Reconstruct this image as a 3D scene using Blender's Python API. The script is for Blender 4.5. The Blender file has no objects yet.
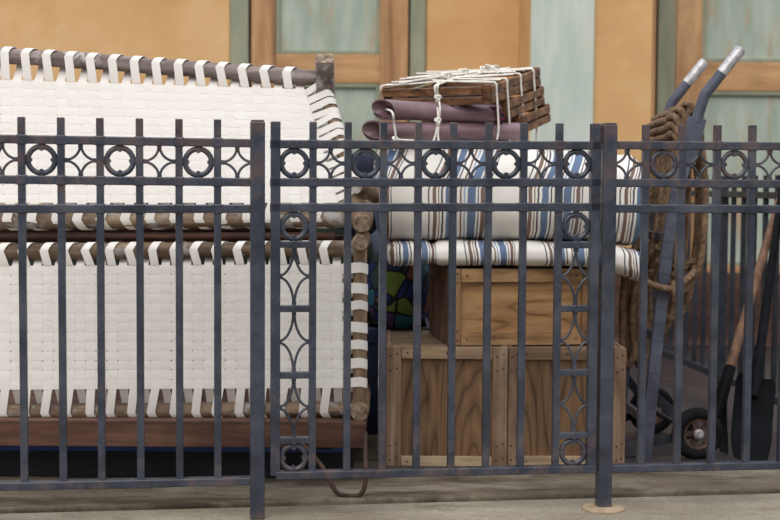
import bpy, math, random
from mathutils import Vector, Matrix, noise
random.seed(11)
S = bpy.context.scene
COL = S.collection
PI = math.pi
V = Vector

# ------------------------------------------------------------------ camera
F_PX, CAM_H, HORIZON, ROLL = 1350.0, 0.892, 183.0, 0.36
cam_d = bpy.data.cameras.new('camera')
cam = bpy.data.objects.new('camera', cam_d)
COL.objects.link(cam)
pitch = math.atan((260 - HORIZON) / F_PX)
CM = Matrix.Translation((0, 0, CAM_H)) @ Matrix.Rotation(PI/2 - pitch, 4, 'X') @ Matrix.Rotation(math.radians(ROLL), 4, 'Z')
cam.matrix_world = CM
cam_d.sensor_width = 36
cam_d.lens = F_PX / 780 * 36
cam_d.dof.use_dof = True
cam_d.dof.focus_distance = 3.8
cam_d.dof.aperture_fstop = 3.3
cam_d.clip_end = 100
S.camera = cam
CR = CM.to_3x3()
CO = V((0, 0, CAM_H))

def ray(px, py):
    return CR @ V(((px-390)/F_PX, (260-py)/F_PX, -1))
def at(px, py, Y):
    d = ray(px, py)
    return CO + d * (Y / d.y)
def hit(px, py, P, N):
    d = ray(px, py)
    return CO + d * ((P-CO).dot(N) / d.dot(N))

# ------------------------------------------------------------------ mesh builder
class MB:
    def __init__(s): s.v = []; s.f = []; s.m = []; s.sm = []
    def add(s, vs, fs, mi=0, smooth=False):
        o = len(s.v); s.v += [V(p) for p in vs]
        for f in fs:
            s.f.append([i+o for i in f]); s.m.append(mi); s.sm.append(smooth)
        return s
    def box(s, lo, hi, mi=0):
        x0, y0, z0 = lo; x1, y1, z1 = hi
        return s.hexa([(x0,y0,z0),(x1,y0,z0),(x1,y1,z0),(x0,y1,z0),(x0,y0,z1),(x1,y0,z1),(x1,y1,z1),(x0,y1,z1)], mi)
    def hexa(s, p, mi=0):
        return s.add(p, [(0,3,2,1),(4,5,6,7),(0,1,5,4),(1,2,6,5),(2,3,7,6),(3,0,4,7)], mi)
    def obox(s, M, lo, hi, mi=0):
        x0, y0, z0 = lo; x1, y1, z1 = hi
        return s.hexa([M @ V(p) for p in ((x0,y0,z0),(x1,y0,z0),(x1,y1,z0),(x0,y1,z0),(x0,y0,z1),(x1,y0,z1),(x1,y1,z1),(x0,y1,z1))], mi)
    def bar(s, p, q, w, h, side=None, mi=0):
        p = V(p); q = V(q); d = (q-p).normalized()
        a = V(side) if side is not None else V((1,0,0))
        a = (a - d*a.dot(d)).normalized(); b = d.cross(a)
        a = a*w/2; b = b*h/2
        return s.hexa([p-a-b, p+a-b, p+a+b, p-a+b, q-a-b, q+a-b, q+a+b, q-a+b], mi)
    def tube(s, path, r, n=12, caps=True, mi=0, flat=1.0, prof=None, twist=None, seed=None, amp=0.0):
        path = [V(p) for p in path]; N = len(path)
        rs = r if isinstance(r, (list, tuple)) else [r]*N
        T = []
        for i in range(N):
            t = path[min(i+1,N-1)] - path[max(i-1,0)]
            T.append(t.normalized() if t.length > 1e-9 else V((0,0,1)))
        up = V((0,0,1)) if abs(T[0].z) < 0.9 else V((0,1,0))
        a = (up - T[0]*up.dot(T[0])).normalized()
        vs = []; L = 0
        for i in range(N):
            if i:
                a = (a - T[i]*a.dot(T[i])).normalized(); L += (path[i]-path[i-1]).length
            b = T[i].cross(a)
            tw = twist*L if twist else 0
            for k in range(n):
                th = 2*PI*k/n
                rr = rs[i] * (prof(th) if prof else 1)
                c = a*math.cos(th+tw) + b*math.sin(th+tw)*flat
                if seed is not None: rr *= 1 + amp*noise.noise(V((L*9+seed, math.cos(th)*1.2, math.sin(th)*1.2+seed*3)))
                vs.append(path[i] + c*rr)
        fs = [(i*n+k, i*n+(k+1)%n, (i+1)*n+(k+1)%n, (i+1)*n+k) for i in range(N-1) for k in range(n)]
        s.add(vs, fs, mi, True)
        if caps:
            s.add(vs[:n], [tuple(range(n-1,-1,-1))], mi)
            s.add(vs[-n:], [tuple(range(n))], mi)
        return s
    def ring(s, c, ax, R, r, n=32, m=10, flat=1.0, arc=(0, 2*PI), u0=None):
        ax = V(ax).normalized()
        u = V(u0) if u0 is not None else (V((0,0,1)) if abs(ax.z) < .9 else V((1,0,0)))
        u = (u - ax*u.dot(ax)).normalized(); w = ax.cross(u)
        vs = []
        for i in range(n):
            t = 2*PI*i/n; d = u*math.cos(t)+w*math.sin(t)
            for k in range(m):
                th = 2*PI*k/m
                vs.append(V(c) + d*(R + r*math.cos(th)) + ax*r*flat*math.sin(th))
        fs = [(i*m+k, ((i+1)%n)*m+k, ((i+1)%n)*m+(k+1)%m, i*m+(k+1)%m) for i in range(n) for k in range(m)]
        return s.add(vs, fs, 0, True)
    def lathe(s, c, ax, prof, n=28, mi=0, smooth=True):
        ax = V(ax).normalized(); u = V((0,0,1)) if abs(ax.z) < .9 else V((1,0,0))
        u = (u - ax*u.dot(ax)).normalized(); w = ax.cross(u)
        vs = []
        for r, h in prof:
            for k in range(n):
                t = 2*PI*k/n
                vs.append(V(c) + (u*math.cos(t)+w*math.sin(t))*r + ax*h)
        N = len(prof)
        fs = [(i*n+k, i*n+(k+1)%n, (i+1)*n+(k+1)%n, (i+1)*n+k) for i in range(N-1) for k in range(n)]
        return s.add(vs, fs, mi, smooth)
    def ribbon(s, pts, wd, width, mi=0):
        vs = []
        for i, p in enumerate(pts):
            w = V(wd[i]) if isinstance(wd, list) else V(wd)
            wi = width[i] if isinstance(width, list) else width
            vs += [V(p) - w*wi/2, V(p) + w*wi/2]
        return s.add(vs, [(2*i, 2*i+1, 2*i+3, 2*i+2) for i in range(len(pts)-1)], mi, True)

BASE = {}
def catm(P, n=8):
    P = [V(p) for p in P]; out = []
    for i in range(len(P)-1):
        p0 = P[max(i-1,0)]; p1 = P[i]; p2 = P[i+1]; p3 = P[min(i+2,len(P)-1)]
        for k in range(n):
            t = k/n
            out.append(0.5*((2*p1)+(p2-p0)*t+(2*p0-5*p1+4*p2-p3)*t*t+(3*p1-p0-3*p2+p3)*t**3))
    out.append(P[-1]); return out
def resample(P, d):
    out = [P[0]]; acc = 0
    for i in range(1, len(P)):
        a, b = P[i-1], P[i]; L = (b-a).length
        if L < 1e-9: continue
        t = d - acc
        while t <= L:
            out.append(a.lerp(b, t/L)); t += d
        acc = L - (t - d)
    if (out[-1]-P[-1]).length > d*.3: out.append(P[-1])
    return out

def obj(name, mb, mat, parent=None, base=None, bev=0, solid=0, seg=2, recenter=True):
    me = bpy.data.meshes.new(name)
    if parent is not None: b = BASE[parent.name]
    elif base is not None: b = V(base)
    else:
        lo = V((min(p.x for p in mb.v), min(p.y for p in mb.v), min(p.z for p in mb.v)))
        hi = V((max(p.x for p in mb.v), max(p.y for p in mb.v), max(p.z for p in mb.v)))
        b = V(((lo.x+hi.x)/2, (lo.y+hi.y)/2, lo.z))
    me.from_pydata([tuple(p-b) for p in mb.v], [], mb.f)
    mats = mat if isinstance(mat, (list, tuple)) else [mat]
    for m in mats: me.materials.append(m)
    me.polygons.foreach_set('material_index', mb.m)
    me.polygons.foreach_set('use_smooth', mb.sm)
    me.update()
    o = bpy.data.objects.new(name, me); COL.objects.link(o)
    if parent is not None: o.parent = parent
    else: o.location = b
    BASE[o.name] = b
    if solid:
        md = o.modifiers.new('thickness', 'SOLIDIFY'); md.thickness = solid; md.offset = 0
        es = o.modifiers.new('crisp_edges', 'EDGE_SPLIT'); es.split_angle = math.radians(45)
    if bev:
        md = o.modifiers.new('edges', 'BEVEL'); md.width = bev; md.segments = seg; md.limit_method = 'ANGLE'; md.angle_limit = math.radians(40)
    return o
def thing(name, label, cat, base, group=None):
    o = bpy.data.objects.new(name, None); COL.objects.link(o)
    o.location = base; o.empty_display_size = .05
    BASE[o.name] = V(base)
    return tag(o, label, cat, group)
def tag(o, label, cat, group=None):
    o['label'] = label; o['category'] = cat
    if group: o['group'] = group
    return o
def struct(name, mb, mat, parent=None, bev=0):
    o = obj(name, mb, mat, parent, bev=bev)
    if parent is None: o['kind'] = 'structure'
    return o

# ------------------------------------------------------------------ materials
def lin(c):
    return tuple(((x/255)/12.92 if x/255 <= .04045 else ((x/255+.055)/1.055)**2.4) for x in c) + (1,)
class NT:
    def __init__(s, name):
        s.m = bpy.data.materials.new(name); s.m.use_nodes = True
        s.t = s.m.node_tree; s.n = s.t.nodes; s.b = s.n['Principled BSDF']
    def new(s, typ, **k):
        n = s.n.new(typ)
        for a, b in k.items(): setattr(n, a, b)
        return n
    def l(s, a, b): s.t.links.new(a, b)
    def coords(s, scale=(1,1,1), src='Object', rnd=False):
        tc = s.new('ShaderNodeTexCoord'); mp = s.new('ShaderNodeMapping')
        mp.inputs['Scale'].default_value = scale
        out = tc.outputs[src]
        if rnd:
            g = s.new('ShaderNodeNewGeometry'); cb = s.new('ShaderNodeVectorMath', operation='SCALE')
            cmb = s.new('ShaderNodeCombineXYZ')
            for i in range(3): s.l(g.outputs['Random Per Island'], cmb.inputs[i])
            s.l(cmb.outputs[0], cb.inputs[0]); cb.inputs['Scale'].default_value = 13.0
            ad = s.new('ShaderNodeVectorMath', operation='ADD'); s.l(out, ad.inputs[0]); s.l(cb.outputs[0], ad.inputs[1]); out = ad.outputs[0]
            oi = s.new('ShaderNodeObjectInfo')
            ad2 = s.new('ShaderNodeVectorMath', operation='SCALE'); cm2 = s.new('ShaderNodeCombineXYZ')
            for i in range(3): s.l(oi.outputs['Random'], cm2.inputs[i])
            s.l(cm2.outputs[0], ad2.inputs[0]); ad2.inputs['Scale'].default_value = 7.0
            ad3 = s.new('ShaderNodeVectorMath', operation='ADD'); s.l(out, ad3.inputs[0]); s.l(ad2.outputs[0], ad3.inputs[1]); out = ad3.outputs[0]
        s.l(out, mp.inputs['Vector']); return mp.outputs[0]
    def noise(s, co, scale=5, detail=4, rough=.55, dist=0):
        n = s.new('ShaderNodeTexNoise'); n.inputs['Scale'].default_value = scale; n.inputs['Detail'].default_value = detail
        n.inputs['Roughness'].default_value = rough; n.inputs['Distortion'].default_value = dist
        if co is not None: s.l(co, n.inputs['Vector'])
        return n.outputs['Fac']
    def ramp(s, fac, stops, interp='LINEAR'):
        r = s.new('ShaderNodeValToRGB'); e = r.color_ramp.elements; r.color_ramp.interpolation = interp
        while len(e) < len(stops): e.new(0.5)
        for i, (p, c) in enumerate(stops): e[i].position = p; e[i].color = c if len(c) == 4 else lin(c)
        s.l(fac, r.inputs['Fac']); return r.outputs['Color']
    def mix(s, fac, a, b, typ='MIX'):
        m = s.new('ShaderNodeMix', data_type='RGBA', blend_type=typ)
        for i, x in ((0, fac), (6, a), (7, b)):
            if isinstance(x, (int, float)): m.inputs[i].default_value = x
            elif isinstance(x, tuple): m.inputs[i].default_value = x if len(x) == 4 else lin(x)
            else: s.l(x, m.inputs[i])
        return m.outputs[2]
    def math(s, op, a, b=None):
        m = s.new('ShaderNodeMath', operation=op)
        for i, x in ((0, a), (1, b)):
            if x is None: continue
            if isinstance(x, (int, float)): m.inputs[i].default_value = x
            else: s.l(x, m.inputs[i])
        return m.outputs[0]
    def done(s, col, rough=.6, metal=0, bump=None, bs=.3, bd=.002, spec=.3):
        if isinstance(col, tuple): s.b.inputs['Base Color'].default_value = col if len(col) == 4 else lin(col)
        else: s.l(col, s.b.inputs['Base Color'])
        if isinstance(rough, (int, float)): s.b.inputs['Roughness'].default_value = rough
        else: s.l(rough, s.b.inputs['Roughness'])
        s.b.inputs['Metallic'].default_value = metal
        s.b.inputs['Specular IOR Level'].default_value = spec
        if bump is not None:
            bn = s.new('ShaderNodeBump'); bn.inputs['Strength'].default_value = bs; bn.inputs['Distance'].default_value = bd
            s.l(bump, bn.inputs['Height']); s.l(bn.outputs[0], s.b.inputs['Normal'])
        return s.m

def M_wood(name, dark, mid, light, axis='X', grain=1.0, rough=.65, spots=None, stain=.5):
    t = NT(name)
    sc = {'X': (2.2, 26, 26), 'Y': (26, 2.2, 26), 'Z': (26, 26, 2.2)}[axis]
    sc = tuple(x*grain for x in sc)
    co = t.coords(sc, rnd=True)
    n1 = t.noise(co, 1.0, 6, .6, .4)
    c = t.ramp(n1, [(.3, dark), (.5, mid), (.68, light)])
    n2 = t.noise(co, 5.0, 3, .7)
    c = t.mix(t.math('MULTIPLY', t.math('GREATER_THAN', n2, .62), .35), c, dark)
    co2 = t.coords((1,1,1), rnd=True)
    n3 = t.noise(co2, 7, 3)
    c = t.mix(t.math('MULTIPLY', t.ramp(n3, [(.45, (0,0,0)), (.7, (255,255,255))]), stain), c, dark)
    if spots:
        n4 = t.noise(co2, 11, 4, .65)
        c = t.mix(t.ramp(n4, [(.55, (0,0,0)), (.63, (255,255,255))]), c, spots)
    return t.done(c, rough, bump=n1, bs=.35)
def M_ply(name, dark, mid, light, axis='Z', k=11.0):
    t = NT(name)                                    # plywood with arched growth-ring lines
    sc = {'X': (.55, 1, 4.2), 'Z': (4.2, 1, .55)}[axis]
    co = t.coords(sc, rnd=True)
    n1 = t.noise(co, 1.5, 1.5, .4, .2)
    fr = t.math('FRACT', t.math('MULTIPLY', n1, k*1.6))
    c = t.ramp(fr, [(0, mid), (.45, light), (.8, mid), (.93, dark), (1, mid)])
    fine = t.noise(t.coords({'X': (3,60,60), 'Z': (60,60,3)}[axis]), 1, 5)
    c = t.mix(.35, c, t.ramp(fine, [(.35, dark), (.65, light)]))
    blot = t.noise(t.coords((1,1,1), rnd=True), 5, 3)
    c = t.mix(t.math('MULTIPLY', blot, .35), c, dark)
    return t.done(c, .65, bump=fine, bs=.2)
def M_plain(name, c1, c2, scale=8, rough=.6, metal=0, bump=.2, spec=.3, bd=.002):
    t = NT(name); co = t.coords()
    n = t.noise(co, scale, 5, .6)
    c = t.ramp(n, [(.35, c1), (.65, c2)])
    return t.done(c, rough, metal, bump=n, bs=bump, spec=spec, bd=bd)

def M_fence():
    t = NT('painted_iron'); co = t.coords(rnd=False)
    n = t.noise(co, 9, 5, .6)
    c = t.ramp(n, [(.3, (38,42,52)), (.5, (54,58,69)), (.7, (72,75,84))])
    r = t.noise(co, 17, 6, .7)
    sx = t.new('ShaderNodeSeparateXYZ'); tc = t.new('ShaderNodeTexCoord'); t.l(tc.outputs['Object'], sx.inputs[0])
    # weathered, browner paint on the ornament band and along the bottom rail
    hi = t.math('SMOOTH_MIN', 1, 1)
    up = t.new('ShaderNodeMapRange'); up.inputs[1].default_value = .80; up.inputs[2].default_value = .98; t.l(sx.outputs['Z'], up.inputs[0])
    dn = t.new('ShaderNodeMapRange'); dn.inputs[1].default_value = .16; dn.inputs[2].default_value = .06; t.l(sx.outputs['Z'], dn.inputs[0])
    w = t.math('ADD', t.math('MULTIPLY', up.outputs[0], .17), t.math('MULTIPLY', dn.outputs[0], .12))
    rust = t.ramp(t.math('ADD', r, w), [(.60, (0,0,0)), (.72, (255,255,255))])
    c = t.mix(t.math('MULTIPLY', rust, .5), c, (100,78,70))
    return t.done(c, t.ramp(n, [(.3, (120,120,120)), (.7, (160,160,160))]), 0, bump=r, bs=.25, spec=.45)
FENCE = M_fence()
IRON = M_plain('dark_iron', (32,34,40), (52,56,64), 14, .5, 0)
IRON_RUST = M_plain('rusty_iron', (48,36,30), (86,64,52), 25, .7)
LOG = M_wood('weathered_log', (58,46,38), (112,92,74), (150,128,104), 'X', .9, .75, spots=(150,146,142))
LOGZ = M_wood('weathered_log_upright', (70,54,42), (128,104,82), (160,138,114), 'Z', .9, .75)
LOGG = M_wood('grey_weathered_log', (84,72,68), (142,128,122), (174,160,152), 'X', .9, .8, spots=(176,170,168))
ENDG = M_plain('log_end_grain', (90,74,60), (165,145,122), 60, .8)
def M_web():
    t = NT('cotton_webbing'); co = t.coords(rnd=True)
    n = t.noise(co, 5, 4)
    c = t.ramp(n, [(.3, (228,222,214)), (.7, (236,231,225))])
    s = t.noise(t.coords(), 11, 5, .7)
    c = t.mix(t.math('MULTIPLY', t.ramp(s, [(.6, (0,0,0)), (.8, (255,255,255))]), .25), c, (186,170,152))
    f = t.noise(t.coords((300,300,300)), 1, 2)
    return t.done(c, .9, bump=f, bs=.15, spec=.1)
WEB = M_web()
CART = M_wood('cart_timber', (44,28,22), (86,58,46), (112,80,64), 'X', .8, .7)
BLACKW = M_plain('shade_black_timber', (10,12,16), (20,23,30), 8, .6)  # near-black, so the space under the cart deck reads as shade
CRX = M_wood('crate_board_level', (78,60,44), (132,108,84), (166,140,112), 'X', .9)
CRZ = M_wood('crate_board_upright', (88,68,52), (140,114,92), (170,144,120), 'Z', .9)
CRL = M_wood('crate_pale_board', (120,98,74), (178,152,122), (200,178,148), 'X', .9)
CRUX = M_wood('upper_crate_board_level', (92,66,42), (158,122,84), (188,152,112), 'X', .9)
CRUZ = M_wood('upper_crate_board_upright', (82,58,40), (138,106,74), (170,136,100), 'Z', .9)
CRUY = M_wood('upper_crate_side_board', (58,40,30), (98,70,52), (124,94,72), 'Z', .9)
PLYD = M_ply('plywood_dark', (58,38,26), (116,88,62), (146,114,82), 'Z', 16)
PLYU = M_ply('plywood_warm', (96,64,38), (160,120,78), (190,150,104), 'X', 11)
NAIL = M_plain('nail_head', (40,30,26), (60,48,40), 30, .5)
TRAYX = M_wood('tray_slat', (58,38,26), (122,86,58), (158,118,84), 'X', 1.0, .5)
TRAYD = M_wood('tray_dark', (40,26,20), (70,48,36), (96,70,54), 'X', 1.0, .5)
LEATH = M_plain('purple_brown_leather', (106,80,84), (144,116,122), 5, .3, 0, .25, .6)
ROPEW = M_plain('white_cord', (214,208,196), (240,236,226), 40, .85)
ROPEB = M_plain('manila_rope', (88,68,52), (138,112,88), 30, .9, 0, .5)
CHROME = M_plain('bare_steel', (150,148,152), (205,202,202), 45, .42, .5)
TRUCK = M_plain('grey_blue_steel', (62,64,76), (88,92,106), 12, .5)
RUBBER = M_plain('black_rubber', (17,17,19), (28,28,31), 20, .7, 0, .2, .1)
RIM = M_plain('rusty_rim', (62,46,40), (104,78,66), 18, .6)
ASH = M_wood('tool_handle_wood', (70,48,34), (116,84,60), (144,110,82), 'Z', 1, .5)
BLACK = M_plain('black_steel', (13,14,17), (22,23,27), 9, .6, 0, .2, .06)

# stucco, paint, floor
def M_stucco():
    t = NT('ochre_stucco'); co = t.coords()
    n = t.noise(co, 1.6, 5, .6); f = t.noise(co, 30, 4)
    c = t.ramp(n, [(.25, (190,144,94)), (.5, (206,164,112)), (.75, (220,182,134))])
    c = t.mix(t.math('MULTIPLY', t.ramp(t.noise(co, 6, 6, .7), [(.55, (0,0,0)), (.75, (255,255,255))]), .4), c, (226,190,140))
    return t.done(c, .85, bump=f, bs=.2)
STUCCO = M_stucco()
def M_teal(name, a, b, chip, amt=.5):
    t = NT(name); co = t.coords((6,6,1.2), rnd=True)
    n = t.noise(co, 2, 5, .6)
    c = t.ramp(n, [(.3, a), (.7, b)])
    ch = t.noise(t.coords((9,9,2.0), rnd=True), 1.3, 7, .7)
    c = t.mix(t.math('MULTIPLY', t.ramp(ch, [(.52, (0,0,0)), (.66, (255,255,255))]), amt), c, chip)
    return t.done(c, .7, bump=ch, bs=.2)
TEAL = M_teal('worn_teal_paint', (140,158,144), (180,188,174), (176,146,112), .75)
TEALP = M_teal('pale_teal_pillar', (176,190,178), (204,210,200), (212,204,182), .5)
TEALT = M_teal('grey_green_trim', (122,130,110), (156,158,136), (166,144,112), .6)
DOORX = M_wood('door_wood_level', (130,94,62), (188,146,102), (208,168,124), 'X', .35, .6, stain=.3)
DOORZ = M_wood('door_wood_upright', (130,94,62), (184,142,100), (206,166,122), 'Z', .35, .6, stain=.3)
DADO = M_wood('red_brown_dado', (44,28,24), (78,54,46), (102,76,66), 'X', .5, .7)
GAP = M_plain('dark_joint', (40,28,20), (60,42,30), 6, .8)
def M_concrete(name, c1, c2, c3, st, amt=.8):
    t = NT(name); co = t.coords()
    n = t.noise(co, 2.2, 6, .6); f = t.noise(co, 60, 4, .7)
    c = t.ramp(n, [(.3, c1), (.5, c2), (.7, c3)])
    s = t.noise(t.coords((1.2, 5, 1)), 2.4, 6, .65, .6)
    c = t.mix(t.math('MULTIPLY', t.ramp(s, [(.5, (0,0,0)), (.64, (255,255,255))]), amt), c, st)
    g = t.noise(t.coords((1, 2.2, 1)), 3.1, 4, .6, .3)
    c = t.mix(t.math('MULTIPLY', t.ramp(g, [(.52, (0,0,0)), (.66, (255,255,255))]), amt*.7), c, (162,156,138))
    c = t.mix(.25, c, t.ramp(f, [(.35, (70,64,56)), (.6, (196,190,178))]), 'OVERLAY')
    return t.done(c, .8, bump=f, bs=.4)
CONC = M_concrete('stained_concrete', (88,79,68), (114,103,88), (142,131,114), (58,46,36))
PAVE = M_concrete('pale_concrete', (126,118,102), (150,142,126), (172,164,148), (112,98,80), .5)
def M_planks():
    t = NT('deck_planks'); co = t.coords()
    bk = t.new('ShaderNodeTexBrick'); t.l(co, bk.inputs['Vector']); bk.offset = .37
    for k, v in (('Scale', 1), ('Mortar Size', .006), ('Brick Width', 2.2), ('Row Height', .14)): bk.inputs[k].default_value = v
    bk.inputs['Color1'].default_value = lin((50,44,46)); bk.inputs['Color2'].default_value = lin((66,58,60)); bk.inputs['Mortar'].default_value = lin((28,22,20))  # planks darkened: the shadow at back right is put into their colour
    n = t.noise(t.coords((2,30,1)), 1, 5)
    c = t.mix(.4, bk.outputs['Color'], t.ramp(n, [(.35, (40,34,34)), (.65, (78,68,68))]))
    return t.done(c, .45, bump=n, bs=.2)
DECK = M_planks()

# striped ticking
def M_tick(name, period, x0, shear, warp=.0):
    t = NT(name)
    tc = t.new('ShaderNodeTexCoord'); sx = t.new('ShaderNodeSeparateXYZ'); t.l(tc.outputs['Object'], sx.inputs[0])
    zz = t.math('MAXIMUM', t.math('SUBTRACT', sx.outputs['Z'], shear[1]), 0.0)
    x = t.math('SUBTRACT', sx.outputs['X'], t.math('MULTIPLY', zz, shear[0]))
    if warp:
        x = t.math('ADD', x, t.math('MULTIPLY', t.math('SUBTRACT', t.noise(t.coords(), 9, 2), .5), warp))
    x = t.math('FRACT', t.math('DIVIDE', t.math('SUBTRACT', x, x0), period))
    W = (232,228,220); B = (84,110,144); N = (52,58,82); R = (112,88,80); LB = (150,172,200)
    seq = [(0,W),(4,N),(5.5,W),(9,R),(13,W),(15,R),(16.2,W),(18,N),(20,W),(23,B),(30,W),(32,N),(33.5,W),(38,R),(40,W),(42,LB),(44,W),(46,B),(54,W),(56,N),(57.2,W),(59,R),(63,W),(64.5,N),(66,W)]
    c = t.ramp(x, [(p/100, q) for p, q in seq], 'CONSTANT')
    d = t.noise(t.coords(), 6, 4)
    c = t.mix(t.math('MULTIPLY', d, .25), c, (170,158,144))
    f = t.noise(t.coords((250,250,250)), 1, 2)
    return t.done(c, .9, bump=f, bs=.12, spec=.1)
def M_patch():
    t = NT('patchwork_cloth'); co = t.coords((1,1,1))
    v = t.new('ShaderNodeTexVoronoi'); v.inputs['Scale'].default_value = 15; t.l(co, v.inputs['Vector'])
    sp = t.new('ShaderNodeSeparateColor'); t.l(v.outputs['Color'], sp.inputs[0])
    c = t.ramp(sp.outputs[0], [(0,(24,42,90)),(.2,(34,86,100)),(.36,(78,58,96)),(.5,(34,56,54)),(.62,(90,108,44)),(.72,(28,38,68)),(.86,(108,62,46))], 'CONSTANT')
    e = t.new('ShaderNodeTexVoronoi', feature='DISTANCE_TO_EDGE'); e.inputs['Scale'].default_value = 15; t.l(co, e.inputs['Vector'])
    c = t.mix(t.math('LESS_THAN', e.outputs['Distance'], .05), c, (14,14,22))
    return t.done(c, .8)
PATCH = M_patch()
BLUE = M_plain('blue_tarp', (12,21,40), (22,38,70), 5, .5, 0, .6, .4, .01)
GREEN = M_plain('dark_green_tarp', (22,30,26), (38,48,40), 5, .7, 0, .5, .2, .01)
DARKCLOTH = M_plain('dark_blue_cloth', (28,32,48), (62,62,88), 6, .8, 0, .6, .2, .01)

# ------------------------------------------------------------------ setting
WY = 7.4
def wx(px): return at(px, 80, WY).x
def wz(py, px=400): return at(px, py, WY).z
TOPZ = 2.6
floor_edge = [at(-260, 517, 3.6).x, 0]
# old slab (inside) and paler pavement (outside), the joint runs parallel to the fence
FL, FR = at(0, 300, 3.51), at(780, 300, 3.80)
FD = V((FR.x-FL.x, FR.y-FL.y, 0)).normalized(); FN = V((-FD.y, FD.x, 0))      # FN points away from the camera
FP = V((FL.x, FL.y, 0))
def fl(px, py): return hit(px, py, FP, FN)
def alongf(s, off, z): return FP + FD*s + FN*off + V((0,0,z))
a, b = alongf(-3.2, .13, 0), alongf(5.2, .13, 0)
mb = MB(); mb.hexa([(a.x,a.y,-.12),(b.x,b.y,-.12),(b.x,WY+.3,-.12),(a.x,WY+.3,-.12),(a.x,a.y,0),(b.x,b.y,0),(b.x,WY+.3,0),(a.x,WY+.3,0)])
struct('floor', mb, CONC, bev=.006)
a2, b2 = alongf(-3.2, .125, 0), alongf(5.2, .125, 0); c2, d2 = alongf(5.2, -4.5, 0), alongf(-3.2, -4.5, 0)
mb = MB(); mb.hexa([d2+V((0,0,-.15)), c2+V((0,0,-.15)), b2+V((0,0,-.15)), a2+V((0,0,-.15)), d2+V((0,0,-.014)), c2+V((0,0,-.014)), b2+V((0,0,-.014)), a2+V((0,0,-.014))])
struct('floor_outer', mb, PAVE)
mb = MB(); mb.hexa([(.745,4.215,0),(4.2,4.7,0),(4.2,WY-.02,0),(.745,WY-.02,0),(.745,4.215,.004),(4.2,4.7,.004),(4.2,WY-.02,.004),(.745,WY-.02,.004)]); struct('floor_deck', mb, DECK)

def wallseg(name, p0, p1, mat, y=WY, th=.2, z0=0, z1=TOPZ):
    mb = MB(); mb.box((wx(p0), y, z0), (wx(p1), y+th, z1)); return struct(name, mb, mat, bev=.006)
wallseg('wall_back', -330, 900, GAP, WY+.06, .15)
wallseg('wall_stucco', -320, 230, STUCCO)
wallseg('trim_1', 230.3, 248.5, TEALT, WY-.01, .12)
wallseg('trim_2', 410, 425.5, TEALT, WY-.01, .12)
wallseg('wall_stucco_middle', 426, 535, STUCCO, WY, .2)
YPL = 6.78
def px_at(px, Y): return at(px, 80, Y).x
mb = MB(); mb.box((px_at(529.5, YPL), YPL, 0), (px_at(652, YPL), WY+.1, TOPZ)); struct('wall_stucco_right', mb, STUCCO, bev=.006)
mb = MB(); mb.box((px_at(530.5, YPL-.02), YPL-.02, 0), (px_at(594, YPL-.02), YPL-.0005, TOPZ)); struct('pillar_back', mb, TEALP, bev=.006)
mb = MB(); mb.box((px_at(652.3, YPL), YPL+.02, 0), (px_at(656, YPL), WY+.1, TOPZ)); struct('trim_3', mb, DOORZ, bev=.004)
wallseg('trim_4', 657, 675, TEALT, WY-.01, .12)
def door(name, p0, p1, stl, str_, cuts, z0=0):
    X0, X1 = wx(p0), wx(p1); s0, s1 = wx(stl), wx(str_)
    y = WY+.01
    mb = MB(); mb.box((X0,y,z0),(s0,y+.06,TOPZ)); root = struct(name, mb, DOORZ, bev=.004)
    root['label'] = 'timber panelled door with worn teal panels'
    mb = MB(); mb.box((s1,y,z0),(X1,y+.06,TOPZ)); obj('stile', mb, DOORZ, root, bev=.004)
    zt = TOPZ
    for (za, zb) in cuts:       # each panel from za up to zb
        pass
    edges = [z0] + [v for c in cuts for v in c] + [TOPZ]
    for i in range(0, len(edges), 2):
        if edges[i+1]-edges[i] > .005:
            mb = MB(); mb.box((s0,y+.004,edges[i]),(s1,y+.056,edges[i+1])); obj('rail', mb, DOORX, root, bev=.004)
    for (za, zb) in cuts:
        mb = MB(); mb.box((s0,y+.03,za),(s1,y+.045,zb)); p = obj('panel', mb, TEAL, root)
        mb = MB(); m = .022
        mb.box((s0,y+.008,za),(s0+m,y+.04,zb)); mb.box((s1-m,y+.008,za),(s1,y+.04,zb))
        mb.box((s0+m,y+.008,za),(s1-m,y+.04,za+m)); mb.box((s0+m,y+.008,zb-m),(s1-m,y+.04,zb))
        obj('moulding', mb, TEALT, p, bev=.004)
    return root
door('door_1', 251, 408, 275.5, 380, [(.35, wz(83,340)), (wz(54,330), 2.45)])
door('door_2', 676, 846, 702, 822, [(.45, wz(91,740)), (wz(62,740), 2.45)])
mb = MB(); mb.box((px_at(500, 6.75), YPL-.045, 0), (px_at(652, 6.75), YPL-.021, wz(272,720)+.04)); struct('baseboard_pillar', mb, DADO, bev=.004)
mb = MB(); mb.box((wx(650), WY-.06, .008), (wx(895), WY-.03, wz(272,720))); struct('baseboard_back', mb, DADO, bev=.004)

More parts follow.
